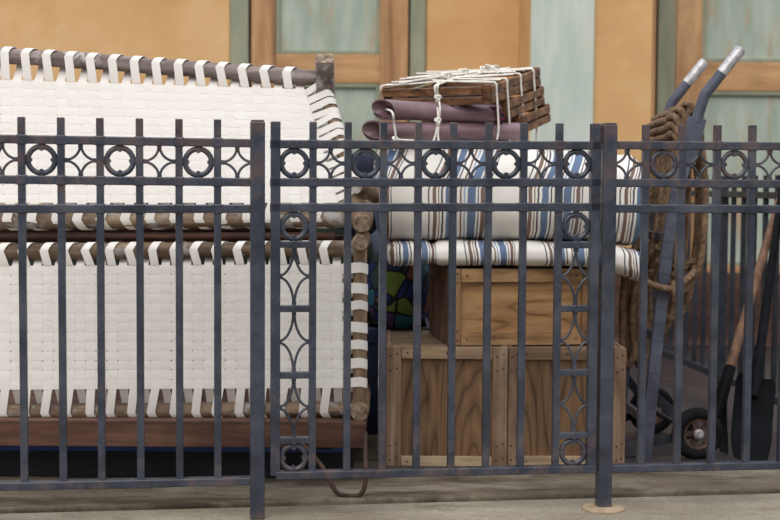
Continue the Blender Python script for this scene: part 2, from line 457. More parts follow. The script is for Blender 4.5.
# ------------------------------------------------------------------ front fence
PK, RH = .0195, .0225
def fpt(px, py, off=0): return fl(px, py) + FN*off
def lineY(p, q, px): return p + (q-p)*0
class Panel:
    def __init__(s, root, x0, x1, ys):
        s.root = root; s.x0 = x0; s.x1 = x1; s.ys = ys      # ys: name -> (y at x0, y at x1)
        s.rails = {k: (fl(x0, v[0]), fl(x1, v[1])) for k, v in ys.items()}
        s.A = fl(x0, 300); s.L = (V((fl(x1,300).x, fl(x1,300).y, 0)) - V((s.A.x, s.A.y, 0))).length
    def pos(s, px, py=130):
        p = fl(px, py); return (V((p.x,p.y,0))-V((s.A.x,s.A.y,0))).dot(FD)
    def z(s, k, t): p, q = s.rails[k]; return p.z + (q.z-p.z)*t/s.L
    def P(s, t, z, off=0): return V((s.A.x,s.A.y,0)) + FD*t + FN*off + V((0,0,z))
    def rail(s, k, ts, h=RH, d=.024):
        mb = MB(); p, q = s.rails[k]; mb.bar(p, q, h, d, (0,0,1))
        for t in ts:            # weld collars where the pickets pass
            z = s.z(k, t); mb.bar(s.P(t-.0145, z), s.P(t+.0145, z), h+.003, d+.002, (0,0,1))
        return obj('rail', mb, FENCE, s.root, bev=.003)
    def picket(s, t, z0, z1, w=PK, name='picket'):
        mb = MB(); mb.bar(s.P(t, z0), s.P(t, z1), w, w, FD); return obj(name, mb, FENCE, s.root, bev=.0022)
    def ring(s, t, z, R=.0345):
        mb = MB(); c = s.P(t, z); mb.ring(c, FN, R, .0072, 36, 8, .85)
        for k in range(4):
            d = FD*math.cos(k*PI/2) + V((0,0,1))*math.sin(k*PI/2)
            mb.lathe(c + d*(R-.0055) - FN*.0062, FN, [(0.0,0),(.0062,0),(.0062,.0124),(0,.0124)], 10, 0, False)
            e = c + d*(R+.008); mb.bar(e-d*.004, e+d*.005, .012, .012, FN)
        return obj('ring_ornament', mb, FENCE, s.root)
    def star(s, t, z, hw, hh):
        mb = MB(); c = s.P(t, z)
        for sx in (-1, 1):
            for sz in (-1, 1):
                pts = []
                for k in range(13):
                    th = PI/2*k/12
                    # quarter ellipse centred on the corner of the cell
                    x = sx*(hw - hw*.93*math.cos(th)); zz = sz*(hh - hh*.97*math.sin(th))
                    x = sx*hw*(1 - math.cos(th)*.97); zz = sz*hh*(1 - math.sin(th)*.97)
                    pts.append(c + FD*x + V((0,0,zz)))
                mb.tube(pts, .0036, 8)
        for d, e in ((FD*hw, FD), (-FD*hw, FD), (V((0,0,hh)), V((0,0,1))), (V((0,0,-hh)), V((0,0,1)))):
            p = c + d*.95; mb.bar(p-e*.006, p+e*.006, .013, .012, FN)
        return obj('star_ornament', mb, FENCE, s.root)
    def cross(s, t0, t1, z, h=.018):
        mb = MB(); mb.bar(s.P(t0, z), s.P(t1, z), h, .02, (0,0,1))
        m = (t0+t1)/2; mb.lathe(s.P(m, z)-FN*.014, FN, [(0,0),(.011,0),(.011,.026),(0,.026)], 14, 0, False)
        return obj('crossbar', mb, FENCE, s.root, bev=.002)

def build_panel(root, x0, x1, ys, pks, cells, tops, ends=()):
    P = Panel(root, x0, x1, ys)
    ts = [P.pos(x) for x in pks]
    for k in ('top', 'mid', 'low'): P.rail(k, ts)
    P.rail('bot', [], .022, .03)
    zt = {0: fl(x0, tops[0]).z, 1: fl(x1, tops[1]).z}
    for i, t in enumerate(ts):
        z1 = zt[0] + (zt[1]-zt[0])*t/P.L
        w = .026 if i in ends else PK
        P.picket(t, P.z('bot', t), z1, w, 'stile' if i in ends else 'picket')
    for (i, kind) in cells:
        t0, t1 = ts[i], ts[i+1]; tm = (t0+t1)/2
        z0, z1 = P.z('mid', tm)+RH/2, P.z('top', tm)-RH/2
        if kind == 'r': P.ring(tm, (z0+z1)/2)
        else: P.star(tm, (z0+z1)/2, (t1-t0-PK)/2, (z1-z0)/2)
    return P, ts

# panel on the left of the photograph
pL = [-57, -18, 21.5, 61, 100, 139.5, 179, 217.5]
rootL = thing('iron_fence', 'dark iron fence panel standing before the woven cots', 'fence panel', alongf(.3, 0, 0))
P, ts = build_panel(rootL, -75, 257, dict(top=(137.6,143.4), mid=(178.6,182.4), low=(208.6,208.8), bot=(487.5,480.3)),
    pL + [257], [(i, 'rs'[i % 2]) for i in range(8)], (115.5, 120))
# middle panel: the gate
pG = [275.5, 313, 348, 383.5, 418.5, 453.5, 489, 524, 559.5, 595.5]
rootG = thing('gate', 'iron gate with scrollwork columns before the wooden crates', 'gate', fl(430, 470)*1.0)
P, ts = build_panel(rootG, 275.5, 595.5, dict(top=(144.2,145.6), mid=(182.4,182.6), low=(207.6,207.0), bot=(475,468.4)),
    pG, [(i, 'rs'[i % 2]) for i in range(9)], (121.5, 123.5), ends=(0, 9))
for (i, px, cy, bars, ry) in ((0, 294, 226.5, (244.5,308.5,375,440), 457.5), (8, 577, 226.5, (245,308.5,372.5,435), 452)):
    t0, t1 = ts[i], ts[i+1]; tm = (t0+t1)/2
    # pixel row -> height on the fence, taken in the middle of the column
    zz = lambda y: fl(px, y).z
    P.ring(tm, zz(cy), .033)
    for y in bars: P.cross(t0, t1, zz(y))
    for k in range(3):
        za, zb = zz(bars[k])-.009, zz(bars[k+1])+.009
        P.star(tm, (za+zb)/2, (t1-t0-PK)/2, (za-zb)/2)
    P.ring(tm, zz(ry), .033)
# panel on the right of the photograph
pR = [646, 682.5, 717.5, 752.5, 788, 823]
rootR = thing('iron_fence', 'dark iron fence panel standing before the hand truck and shovels', 'fence panel', alongf(2.0, 0, 0))
P, ts = build_panel(rootR, 609, 860, dict(top=(145.2,146.8), mid=(183,184.4), low=(208.6,209.4), bot=(468.3,463)),
    [609] + pR, [(i, 'sr'[i % 2]) for i in range(6)], (124.5, 125.5))
# the two posts
def post(px, ytop, w, label, group, foot=False):
    p = fl(px, 130); zt = fl(px, ytop).z
    t = thing('fence_post', label, 'fence post', V((p.x, p.y, -.014)), group)
    mb = MB(); mb.bar(V((p.x,p.y,-.014)), V((p.x,p.y,zt)), w, w, FD); obj('shaft', mb, FENCE, t, bev=.004)
    mb = MB(); mb.bar(V((p.x,p.y,zt)), V((p.x,p.y,zt+.004)), w*.9, w*.9, FD); obj('cap', mb, FENCE, t, bev=.002)
    if foot:
        mb = MB(); mb.lathe(V((p.x,p.y,-.014)), (0,0,1), [(0,.0),(.062,0),(.058,.006),(.03,.009),(0,.009)], 26)
        obj('mortar_collar', mb, M_plain('tan_mortar', (150,130,106), (176,156,130), 20, .9), t)
post(257.5, 121.5, .039, 'square iron post between the cot-side fence panel and the gate', 'iron fence posts')
post(609, 124.5, .039, 'square iron post with tan mortar collar at its foot', 'iron fence posts', True)

# ------------------------------------------------------------------ cots
def quad(c, u, v):
    return (c[0]*(1-u)+c[1]*u)*(1-v) + (c[3]*(1-u)+c[2]*u)*v
def strap_arc(Pa, Pb, rail, axis, nrm, out, r, wd, width, mb, slant):
    """a strap leaving the sheet at Pa, over the rail (front, outside, back) and returning at Pb"""
    pts = [Pa]
    for k in range(9):
        th = .02*PI + k/8*1.1*PI
        q = rail + nrm*(math.cos(th)*r) + out*(math.sin(th)*r)
        f = k/8
        pts.append(q + axis*slant*(1-f) + axis*((Pb-Pa).dot(axis))*f)
    pts.append(Pb)
    mb.ribbon(pts, wd, width)
def make_cot(root, c, ncol, nrow, top, bot, side, rr, seed, step, lg):
    """c: sheet corners TL,TR,BR,BL; top/bot/side: rail centre lines"""
    rnd = random.Random(seed)
    N = (c[1]-c[0]).cross(c[3]-c[0]).normalized()
    if N.y > 0: N = -N                      # towards the camera
    mb = MB()
    amp = .0008
    def sq(x): return amp*max(-1, min(1, x*1.5))
    for i in range(ncol):
        u = (i+.5)/ncol; pts = []; wd = []
        jit = rnd.uniform(-.0015, .0015)
        for k in range(nrow*4+1):
            v = k/(nrow*4)
            d = sq(math.sin(PI*v*nrow))*(1 if i % 2 else -1)
            p = quad(c, u, v) + N*d
            dirx = (quad(c, 1, v)-quad(c, 0, v)); L = dirx.length
            pts.append(p + dirx.normalized()*jit); wd.append(dirx.normalized())
        w = (c[1]-c[0]).length/ncol
        mb.ribbon(pts, wd, w*.955 - abs(rnd.gauss(0, .001)))
    for j in range(nrow):
        v = (j+.5)/nrow; pts = []; wd = []
        for k in range(ncol*4+1):
            u = k/(ncol*4)
            d = sq(math.sin(PI*u*ncol))*(-1 if j % 2 == 0 else 1)*(-1)
            pts.append(quad(c, u, v) + N*d); wd.append((quad(c, u, 0)-quad(c, u, 1)).normalized())
        w = (c[3]-c[0]).length/nrow
        mb.ribbon(pts, wd, w*.955 - abs(rnd.gauss(0, .001)))
    ax = (c[1]-c[0]).normalized()
    # straps over the two long rails
    for (v, R, out, sl) in ((0, top, V((0,0,1)), -.3), (1, bot, V((0,0,-1)), -.3)):
        ax_r = (R[1]-R[0]).normalized()
        cw = (quad(c,1,v)-quad(c,0,v)).length/ncol
        for k in range(0, ncol-1, 2):
            Pa = quad(c, (k+.5)/ncol, v); Pb = quad(c, (k+1.5)/ncol, v)
            t = (Pa-R[0]).dot(ax_r)
            rc = R[0] + ax_r*t
            s = cw*(sl + rnd.uniform(-.15, .15))
            strap_arc(Pa + N*.002, Pb - N*.002, rc, ax_r, N, out, rr+.0025, ax_r, cw*.78, mb, s)
    # straps over the side rail
    ax_s = (side[1]-side[0]).normalized(); cw = (c[2]-c[1]).length/nrow
    outx = ax - ax_s*ax.dot(ax_s); outx.normalize()
    for k in range(0, nrow, step):
        Pa = quad(c, 1, (k+.5)/nrow); Pb = Pa + ax_s*cw*.5
        t = (Pa-side[0]).dot(ax_s)
        strap_arc(Pa + N*.002, Pb - N*.002, side[0]+ax_s*t, ax_s, N, outx, rr*.86+.0025, ax_s, cw*(.72 if step == 1 else 1.05)*rnd.uniform(.88, 1.1), mb, cw*rnd.uniform(-.35, .1))
    obj('webbing', mb, WEB, root, solid=.0008)
    def log(a, b, r, mat, name='rail', bend=0):
        n = 26; pts = []
        for i in range(n+1):
            t = i/n; p = a.lerp(b, t)
            p += V((0, 0, 1))*bend*math.sin(PI*t) + V((noise.noise(V((t*3+seed,0,1))), 0, noise.noise(V((t*4,seed,2)))))*.003
            pts.append(p)
        m = MB(); m.tube(pts, r, 16, seed=seed+a.z*7, amp=.12); return obj(name, m, mat, root)
    log(top[0], top[1], rr, lg); log(bot[0], bot[1], rr, LOG); log(side[0], side[1], rr*.86, LOGZ)

# lower cot
YC = 4.0
c = [at(-43,266,YC), at(342,264,YC), at(343,388,YC-.01), at(-43,390,YC-.01)]
rr = .024
RB = .014      # the rails lie this far behind the sheet
topR = (at(-60,252,YC+RB), at(366,249,YC+RB)); botR = (at(-60,412,YC+RB), at(362,410,YC+RB)); sideR = (at(360.5,240,YC+.004), at(359.5,412,YC+.004))
cot = thing('woven_cot', 'white woven cot on its side on the brown cart, beneath another', 'cot', V((-.6, YC, .21)), 'woven strap cots')
make_cot(cot, c, 36, 13, topR, botR, sideR, rr, 3, 2, LOG)
def leg(root, p, r, front, back, mats, tilt=V((0,0,0)), sq=False):
    mb = MB(); d = V((0,-1,0))+tilt; d.normalize()
    A = p + d*front; B = p - d*back
    pts = [B.lerp(A, i/14) for i in range(15)]
    rs = [r*(1+.04*math.sin(i*1.7)) for i in range(15)]; rs[-1] = r*.86; pts[-1] = A; pts[-2] = A - d*.006
    mb.tube(pts, rs, 18, caps=False, seed=p.z*5, amp=.12)
    vs = mb.v[-18:]; mb.add([vs_.copy() for vs_ in vs], [tuple(range(18))], 1)
    return obj('leg', mb, [LOGZ, ENDG], root)
leg(cot, at(360,410,YC), .027, .055, .32, None)
leg(cot, at(361,242,YC-.01), .0255, .035, .32, None)
# upper cot
YT, YB = 4.12, 4.02
c = [at(-43,78,YT), at(305,89,YT), at(338,203,YB), at(-43,203,YB)]
topR = (at(-60,51,YT+RB+.005), at(326,78.5,YT+RB+.005)); botR = (at(-60,222,YB+RB), at(368,219,YB+RB)); sideR = (at(321,78,YT), at(365,224,YB))
cot2 = thing('woven_cot', 'white woven cot on its side, topmost, its sloping log rail highest', 'cot', V((-.6, YB, .6)), 'woven strap cots')
make_cot(cot2, c, 32, 14, topR, botR, sideR, rr, 8, 1, LOGG)
# its corner legs: a squared one at the top, a round one facing out at the bottom
mb = MB()
ld = V((.0, -.58, .81)); p1 = at(324.5,58,YT-.06); p0 = p1 - ld*.15
sqp = lambda th: 1/max(abs(math.cos(th)),abs(math.sin(th)))**.8
mb.tube([p0 + ld*.15*k/10 for k in range(11)], [.0285]*9+[.0285,.027], 24, caps=False, prof=sqp, seed=4, amp=.06)
cp_ = [v.copy() for v in mb.v[-24:]]; mb.add(cp_, [tuple(range(24))], 1)
o = obj('leg', mb, [LOGG, ENDG], cot2)
mb = MB()
mb.tube([at(324.5,62,YT-.02), at(324.5,62,YT+.3)], .028, 14)
obj('leg', mb, LOGZ, cot2)
leg(cot2, at(363,221.5,YB-.02), .029, .05, .3, None, V((0,0,-.12)))
mb = MB(); a = at(357,186,YB-.02); b = at(378,196,YB+.06)
mb.tube([a.lerp(b, k/6) for k in range(7)], .024, 14, seed=2, amp=.15); obj('cleat', mb, LOG, cot2)

# poles wedged between the cots
zP = at(120,238,YC+.06).z
for i, (py, Y, r, x0, x1, lab) in enumerate(((236.5, YC+.045, .0105, -70, 335, 'red-brown pole wedged between the two woven cots, lower at the front'),
                                     (231.0, YC+.075, .0095, -80, 300, 'thin brown pole wedged between the cots, above the front pole'),
                                     (239.0, YC+.09, .0105, -65, 345, 'dark brown pole wedged between the cots, hindmost of three'))):
    mb = MB(); a = at(x0, py, Y); b = at(x1, py-.6, Y)
    mb.tube([a.lerp(b, k/12) for k in range(13)], r, 12, seed=i*3+1, amp=.08)
    tag(obj('wooden_pole', mb, CART), lab, 'pole', 'poles between the cots')

# cart under the cots
cart = thing('platform_cart', 'low brown timber platform cart carrying the two cots', 'cart', V((-.5, 4.1, 0)))
x0, x1 = at(-140,430,3.9).x, at(366,430,3.9).x
zt, zb = at(150,421,3.9).z, at(150,447,3.9).z
mb = MB(); mb.box((x0, 3.9, zb), (x1, 3.935, zt)); obj('front_board', mb, CART, cart, bev=.003)
zt2 = .190
for k in range(4):
    mb = MB(); y = 3.937+k*.19; mb.box((x0, y, zt2-.03), (x1, y+.186, zt2)); obj('deck_board', mb, CART, cart, bev=.003)
mb = MB(); mb.box((x0, 4.03, .0), (x1-.04, 4.10, zb-.033)); obj('added_skid_beam', mb, BLACKW, cart, bev=.004)  # beam added under the deck, its black stands in for shade
mb = MB(); mb.box((x0, 4.0, zb-.0325), (x1-.05, 4.10, zb-.0135)); obj('blue_strip', mb, M_plain('strip_blue', (26,48,104), (46,76,146), 6, .5), cart)  # thin blue strip just below the front edge of the deck
mb = MB(); mb.box((x0, 4.5, .0), (x1-.04, 4.58, zt2-.03)); obj('added_skid_beam', mb, BLACKW, cart, bev=.004)
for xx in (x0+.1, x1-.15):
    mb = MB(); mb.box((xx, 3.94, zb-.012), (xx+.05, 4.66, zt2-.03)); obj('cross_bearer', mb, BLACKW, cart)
mb = MB()
path = catm([at(298,440,3.90), at(316,459,3.86), at(327,474,3.82), at(333,487,3.80), at(340,494.5,3.795), at(356,496,3.795), at(363,491,3.795), at(365.5,480,3.80), at(365.5,455,3.86), at(365.5,432,3.90)], 7)
mb.tube(path, .0065, 10); obj('iron_stirrup', mb, IRON_RUST, cart)

# ------------------------------------------------------------------ crates
def crate(root, M, W, D, H, mats, st, rl, lr, bot_mat=None, lid=True, side_panels=True, bot_h=None):
    """front at local y=0, left at x=0, base z=0"""
    mx, mz, pan, side = mats; th = .016; bot_h = bot_h or rl
    def nails(mb, pts):
        for (x, z) in pts:
            mb.lathe(M @ V((x, -.0006, z)), M.to_3x3() @ V((0,-1,0)), [(.0032,0),(.0028,.0012),(0,.0014)], 8, 1)
    for x in (0, W-st):
        mb = MB(); mb.obox(M, (x, 0, 0), (x+st, th, H))
        for zz in (.05, .17, .8, .92): nails(mb, [(x+st*.3, H*zz), (x+st*.72, H*(zz+.02))])
        obj('stile', mb, [mz, NAIL], root, bev=.002)
    mb = MB(); mb.obox(M, (st+.0012, .001, H-rl), (W-st-.0012, th, H)); nails(mb, [(st+.02, H-rl/2), (W-st-.02, H-rl/2), (W/2, H-rl/2)]); obj('rail', mb, [mx, NAIL], root, bev=.002)
    mb = MB(); mb.obox(M, (st+.0012, .001, 0), (W-st-.0012, th, bot_h)); nails(mb, [(st+.02, bot_h/2), (W-st-.02, bot_h/2)]); obj('rail', mb, [bot_mat or mx, NAIL], root, bev=.002)
    mb = MB(); mb.obox(M, (st*.5, th, .004), (W-st*.5, th+.009, H-.004)); obj('panel', mb, pan, root)
    for sx in (0, 1):
        x = 0 if sx == 0 else W-th
        a0, a1 = (x, x+th)
        for y in (th+.001, D-st):
            mb = MB(); mb.obox(M, (a0, y, 0), (a1, y+st, H)); obj('stile', mb, side, root, bev=.002)
        for z in (0, H-rl):
            mb = MB(); mb.obox(M, (a0+.001, th+st, z), (a1-.001, D-st, z+rl)); obj('rail', mb, side, root, bev=.002)
        mb = MB()
        q0 = a0+.007 if sx == 0 else a0+.001
        mb.obox(M, (q0, th+st*.6, rl*.6), (q0+.007, D-st*.6, H-rl*.6)); obj('panel', mb, side, root)
    mb = MB(); mb.obox(M, (th, D-.01, .002), (W-th, D, H-.002)); obj('back_panel', mb, side, root)
    mb = MB(); mb.obox(M, (.014, .016, H-.014), (W-.014, D-.010, H-.003)); obj('lid', mb, mx, root, bev=.001)

def frame(p, yaw): return Matrix.Translation(p) @ Matrix.Rotation(yaw, 4, 'Z')
YK = 4.22
xa, xm, xb = at(386,400,YK).x, at(508,400,YK).x, at(626,400,YK).x
HL = at(450,347,YK).z
A = frame(V((xa, YK, 0)), 0); 
c1 = thing('wooden_crate', 'big floor crate with arched plywood grain, open side to the cots', 'crate', V((xa, YK, 0)), 'wooden crates')
c1['label'] = 'big plywood-fronted crate on the floor, under the small crate, nearer the cots'
crate(c1, A, xm-xa-.002, .5, HL, (CRX, CRZ, PLYD, CRZ), .047, .038, 0, CRL, bot_h=.03)
c2 = thing('wooden_crate', 'big plywood-fronted crate on the floor, next to the hand truck', 'crate', V((xm, YK+.012, 0)), 'wooden crates')
crate(c2, frame(V((xm+.001, YK+.012, 0)), 0), xb-xm, .5, HL-.002, (CRX, CRZ, PLYD, CRZ), .038, .038, 0, CRL, bot_h=.03)
pU = at(448,346,YK+.03); yawU = math.radians(7.5)
HU = at(448,269,YK+.03).z - HL
c3 = thing('wooden_crate', 'smaller honey-brown crate stacked on the floor crates, under the striped bedding', 'crate', V((pU.x, pU.y, HL)), 'wooden crates')
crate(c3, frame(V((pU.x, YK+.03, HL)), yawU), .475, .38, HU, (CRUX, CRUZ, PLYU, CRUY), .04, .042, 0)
ZU = HL + HU

# ------------------------------------------------------------------ bedding
def loft(secs, n=40, p=2.5, wr=.006, seed=0, rise=lambda x: (0, 0)):
    """secs: list of (x, yc, zc, hy, hz)"""
    mb = MB(); vs = []
    for (x, yc, zc, hy, hz) in secs:
        for k in range(n):
            th = 2*PI*k/n; cs, sn = math.cos(th), math.sin(th)
            r = (abs(cs)**p + abs(sn)**p)**(-1/p)
            y = yc + hy*r*cs; z = zc + hz*r*sn
            d = noise.noise(V((x*7+seed, y*5, z*6)))*wr + noise.noise(V((x*22+seed, y*14, z*18)))*wr*.35
            vs.append(V((x, y + cs*d, z + sn*d + (rise(x)[0]*hy*r*cs - rise(x)[1])*max(0, sn))))
    N = len(secs)
    fs = [(i*n+k, (i+1)*n+k, (i+1)*n+(k+1)%n, i*n+(k+1)%n) for i in range(N-1) for k in range(n)]
    mb.add(vs, fs, 0, True)
    mb.add(vs[:n], [tuple(range(n))], 0, True); mb.add(vs[-n:], [tuple(range(n-1,-1,-1))], 0, True)
    return mb
YM = 4.24
xl, xr = at(373,200,YM).x, at(652,200,YM).x
zlo, zhi = at(480,243,YM).z, 1.042
secs = []
n = 70
for i in range(n+1):
    t = i/n; x = xl + (xr-xl)*t
    e = min(t, 1-t)*(xr-xl)
    s = min(1, math.sqrt(max(0, 1-(1-min(1, e/.05))**2))*.55+.45)
    pinch = 1 - .03*math.exp(-((x-.02)/.02)**2)
    hz = (zhi-zlo)/2*s*pinch; hy = .22*s
    secs.append((x, YM+.22, (zlo+zhi)/2 - .012*max(0, (t-.8)/.2), hy, hz))
def crest(x):       # the bundle slopes up to the back under the trays and slackens past them
    k = min(1, max(0, (x-.36)/.16)); k = k*k*(3-2*k)
    return (.2*(1-k), .046*k)
roll = loft(secs, 52, 2.8, .009, 2, crest)
b0 = V(((xl+xr)/2, YM+.22, zlo))
TICK1 = M_tick('striped_ticking', .30, at(424,200,YM).x - b0.x, (.42, .17), .012)
m1 = tag(obj('rolled_mattress', roll, TICK1, base=b0), 'thick blue and brown striped mattress bundle under the leather rolls', 'mattress', 'striped mattresses')
# thin folded mattress underneath
xl2, xr2 = at(386,250,YM).x, at(651,260,YM).x
secs = []
for i in range(n+1):
    t = i/n; x = xl2 + (xr2-xl2)*t
    e = min(t, 1-t)*(xr2-xl2)
    s = min(1, math.sqrt(max(0, 1-(1-min(1, e/.03))**2))*.6+.4)
    sag = .05*max(0, (x-.66)/.17)**1.3 if x > .66 else .006*max(0, (.12-x)/.12)
    hz = (zlo-ZU)/2 + (.010*max(0, (x-.66)/.17) if x > .66 else 0)
    bump = 1 - .32*math.exp(-((x-.135)/.012)**2) - .1*math.exp(-((x-.56)/.02)**2)
    secs.append((x, YM+.185, (zlo+ZU)/2 + .004 - sag, .185*s, max(.02, hz*s*bump)))
thin = loft(secs, 40, 3.2, .007, 9)
b1 = V(((xl2+xr2)/2, YM+.185, ZU))
TICK2 = M_tick('striped_ticking_folded', .25, at(387,250,YM).x - b1.x - .01, (-.05, .0), .03)
tag(obj('folded_mattress', thin, TICK2, base=b1), 'thin crumpled striped mattress squashed between the thick bundle and the small crate', 'mattress', 'striped mattresses')

# leather rolls
def hide_roll(a, b, r, turns, lab, flap, seed, flare=1.35):
    mb = MB(); n = 40; K = 26; vs = []
    ax = (b-a).normalized(); u = V((0,0,1)); u = (u-ax*u.dot(ax)).normalized(); w = ax.cross(u)
    for i in range(K+1):
        t = i/K; p = a.lerp(b, t)
        fl_ = 1 + (flare-1)*max(0, 1-t/.3)**2
        for k in range(n+1):
            s = k/n; th = s*2*PI*turns + .6
            rad = r*fl_*(.55+.45*s if turns > 1 else 1)*(1+.06*noise.noise(V((t*4+seed, math.cos(th), math.sin(th)))))
            vs.append(p + u*math.cos(th)*rad + w*math.sin(th)*rad*1.05 + ax*(0.030*math.sin(th)-.012*math.cos(th))*max(0, 1-t/.22))
    m = n+1
    mb.add(vs, [(i*m+k, i*m+k+1, (i+1)*m+k+1, (i+1)*m+k) for i in range(K) for k in range(n)], 0, True)
    o = obj('leather_roll', mb, LEATH, solid=.005)
    return tag(o, lab, 'leather roll', 'rolled leather hides')
ztop = zhi
hide_roll(at(374,130.5,4.27), at(518,131,4.375), .031, 1.7, 'purple-brown leather roll resting on the striped bundle, lower of two', 0, 1, 1.2)
hide_roll(at(383,109,4.28), at(499,113.5,4.35), .031, 1.6, 'purple-brown leather roll just below the slatted tray, upper of two', 0, 5, 1.15)
# patterned cloth end poking out by the upper roll
mb = MB(); pA = at(495,118,4.315)
pts = [at(494,107,4.30), at(498,111,4.295), at(500,117,4.295), at(498,124,4.30)]
for k in range(1):
    mb.ribbon(catm(pts, 6), (at(506,117,4.31)-at(495,117,4.31)).normalized(), .028)
t_ = NT('maroon_woven_cloth'); v_ = t_.new('ShaderNodeTexChecker'); v_.inputs['Scale'].default_value = 90
t_.l(t_.coords(), v_.inputs['Vector']); v_.inputs['Color1'].default_value = lin((96,40,58)); v_.inputs['Color2'].default_value = lin((30,26,34))
MAROON = t_.done(v_.outputs['Color'], .9)
tag(obj('cloth_strap', mb, MAROON, solid=.006), 'maroon and black woven cloth end beside the upper leather roll', 'cloth')

# ------------------------------------------------------------------ trays lashed with cord
def tray(root, M, W, D, H, mat, slats=2):
    th = .012; cp = .022
    for (x, y) in ((0,0), (W-cp,0), (0,D-cp), (W-cp,D-cp)):
        mb = MB(); mb.obox(M, (x, y, 0), (x+cp, y+cp, H)); obj('corner_block', mb, TRAYD if x == 0 else mat, root, bev=.0015)
    sh = (H-.006)/slats
    for k in range(slats):
        z0 = k*sh+.001 + (.004 if k else 0); z1 = z0+sh-.004
        for y in (-th*.6, D-th*.4):
            mb = MB(); mb.obox(M, (0 if y > 0 else .0, y, z0), (W-cp-.001 if y < 0 else W, y+th, z1)); obj('side_slat', mb, mat, root, bev=.0015)
        for x in (-th*.5, W-th*.5):
            mb = MB(); mb.obox(M, (x, cp*.5, z0), (x+th, D-cp*.5, z1)); obj('side_slat', mb, mat, root, bev=.0015)
    for k in range(6):
        y = .03 + k*(D-.07)/5
        mb = MB(); mb.obox(M, (.008, y-.018, .002), (W-.008, y+.018, .010)); obj('base_slat', mb, TRAYD, root, bev=.001)
def tframe(px, py, Y, yaw, tilt):
    """front right bottom corner at the pixel; local x to the right along the front"""
    return Matrix.Translation(at(px, py, Y)) @ Matrix.Rotation(math.radians(yaw), 4, 'Z') @ Matrix.Rotation(math.radians(tilt), 4, 'X')
TW, TD, TH = .372, .45, .062
yaw = -27; tilt = 11.5
Mt = tframe(490, 104.5, 4.24, yaw, tilt) @ Matrix.Translation((-TW, 0, 0))
def tthing(M, lab):
    return thing('wooden_tray', lab, 'tray', M.translation, 'slatted wooden trays')
r1 = tthing(Mt, 'topmost slatted wooden tray tied down with white cord'); tray(r1, Mt, TW, TD, TH, TRAYX)
M2 = Mt @ Matrix.Translation((.03, .12, -.064)); r2 = tthing(M2, 'dark slatted wooden tray directly under the topmost tray'); tray(r2, M2, TW-.02, TD-.12, TH, TRAYX)
M3 = Mt @ Matrix.Translation((.04, .19, -.128)); r3 = tthing(M3, 'slatted wooden tray lowest of the lashed stack, on the striped bundle'); tray(r3, M3, TW-.02, TD-.17, TH, TRAYX)

def ropeprof(th): return .80 + .20*abs(math.cos(1.5*th))
def rope(mb, pts, r, n=8, lay=5.0, m=9):
    P = resample(catm(pts, n), r*.75)
    mb.tube(P, r, m, twist=2*PI/(r*2*lay)*1.0, prof=ropeprof)
    return P
cord = thing('lashing_cord', 'white cord lashed and knotted around the tray stack', 'cord', Mt @ V((TW/2, 0, TH)))
def T(x, y, z): return Mt @ V((x, y, z))
R = .0037
def strand(pts): 
    mb = MB(); rope(mb, pts, R, 6); obj('cord_strand', mb, ROPEW, cord)
q = TH + R
# over the side nearest the hand truck, four strands
for y, xin, drop in ((.03, .10, .115), (.12, .12, .16), (.24, .16, .15), (.36, .18, .20)):
    strand([T(xin, .14+(y-.14)*.2, q+.004), T(TW*.72, .15+(y-.15)*.75, q), T(TW-.012, y, q), T(TW+.008+R, y, q-.004), T(TW+.008+R, y+.002, TH*.5), T(TW+.009+R, y, -.01), T(TW+.012, y-.002, -drop*.7), T(TW+.006, y-.006, -drop)])
# across the front
strand([T(.02, .30, q+.003), T(.10,.16,q), T(.188,.03,q), T(.192,-.007-R,q-.003), T(.194,-.008-R,.03), T(.194,-.013,0), at(438,112,4.235), at(437,128,4.232), at(433,143,4.225), at(429,150,4.222)])
strand([T(.30, .33, q+.006), T(.21,.16,q+.004), T(.200,.03,q+.002), T(.202,-.007-R,q-.003), T(.202,-.008-R,.03), at(440,108,4.23), at(439,120,4.228), at(438,135,4.226), at(440,149,4.224)])
strand([T(.01, .05, q), T(-.008,.02,q), T(-.010-R,.012,q-.01), T(-.010-R,.010,.0), at(392,112,4.17), at(394,124,4.17), at(396,140,4.18), at(394,150,4.20)])
strand([at(396,139,4.235), at(403,140,4.232), at(412,140.5,4.23), at(421,142,4.23)])
# over the top from end to end
for (y0, y1, dz) in ((.03, .09, 0), (.08, .20, .003), (.14, .30, .006), (.20, .37, .003), (.27, .22, .008), (.35, .30, .004)):
    strand([T(-.006, y0, q+dz), T(.08, y0*.7+y1*.3, q+dz), T(.17, (y0+y1)/2, q+dz+.003), T(.26, y0*.3+y1*.7, q+dz), T(TW+.004, y1, q+dz)])
strand([T(.05,.02,q+.006), T(.12,.10,q+.01), T(.22,.22,q+.01), T(.30,.36,q+.006)])
# knots
def knot(p, r):
    pts = []
    for k in range(26):
        t = 2*PI*k/25
        pts.append(p + V((math.sin(t)+2*math.sin(2*t), .8*math.sin(3*t), (math.cos(t)-2*math.cos(2*t))))*r*.33)
    mb = MB(); rope(mb, pts, R*.95, 3); obj('cord_knot', mb, ROPEW, cord)
knot(T(.17,.13,q+.012), .016); knot(T(.20,.20,q+.014), .016); knot(T(.25,.26,q+.014), .015); knot(T(.27,.30,q+.012), .014)
knot(at(438,98,4.215), .010); knot(at(438,121,4.222), .010)
knot(at(395,139,4.235), .008)
strand([T(.25,.27,q+.02), T(.27,.24,q+.032), T(.31,.23,q+.012), T(.32,.20,q+.008)])

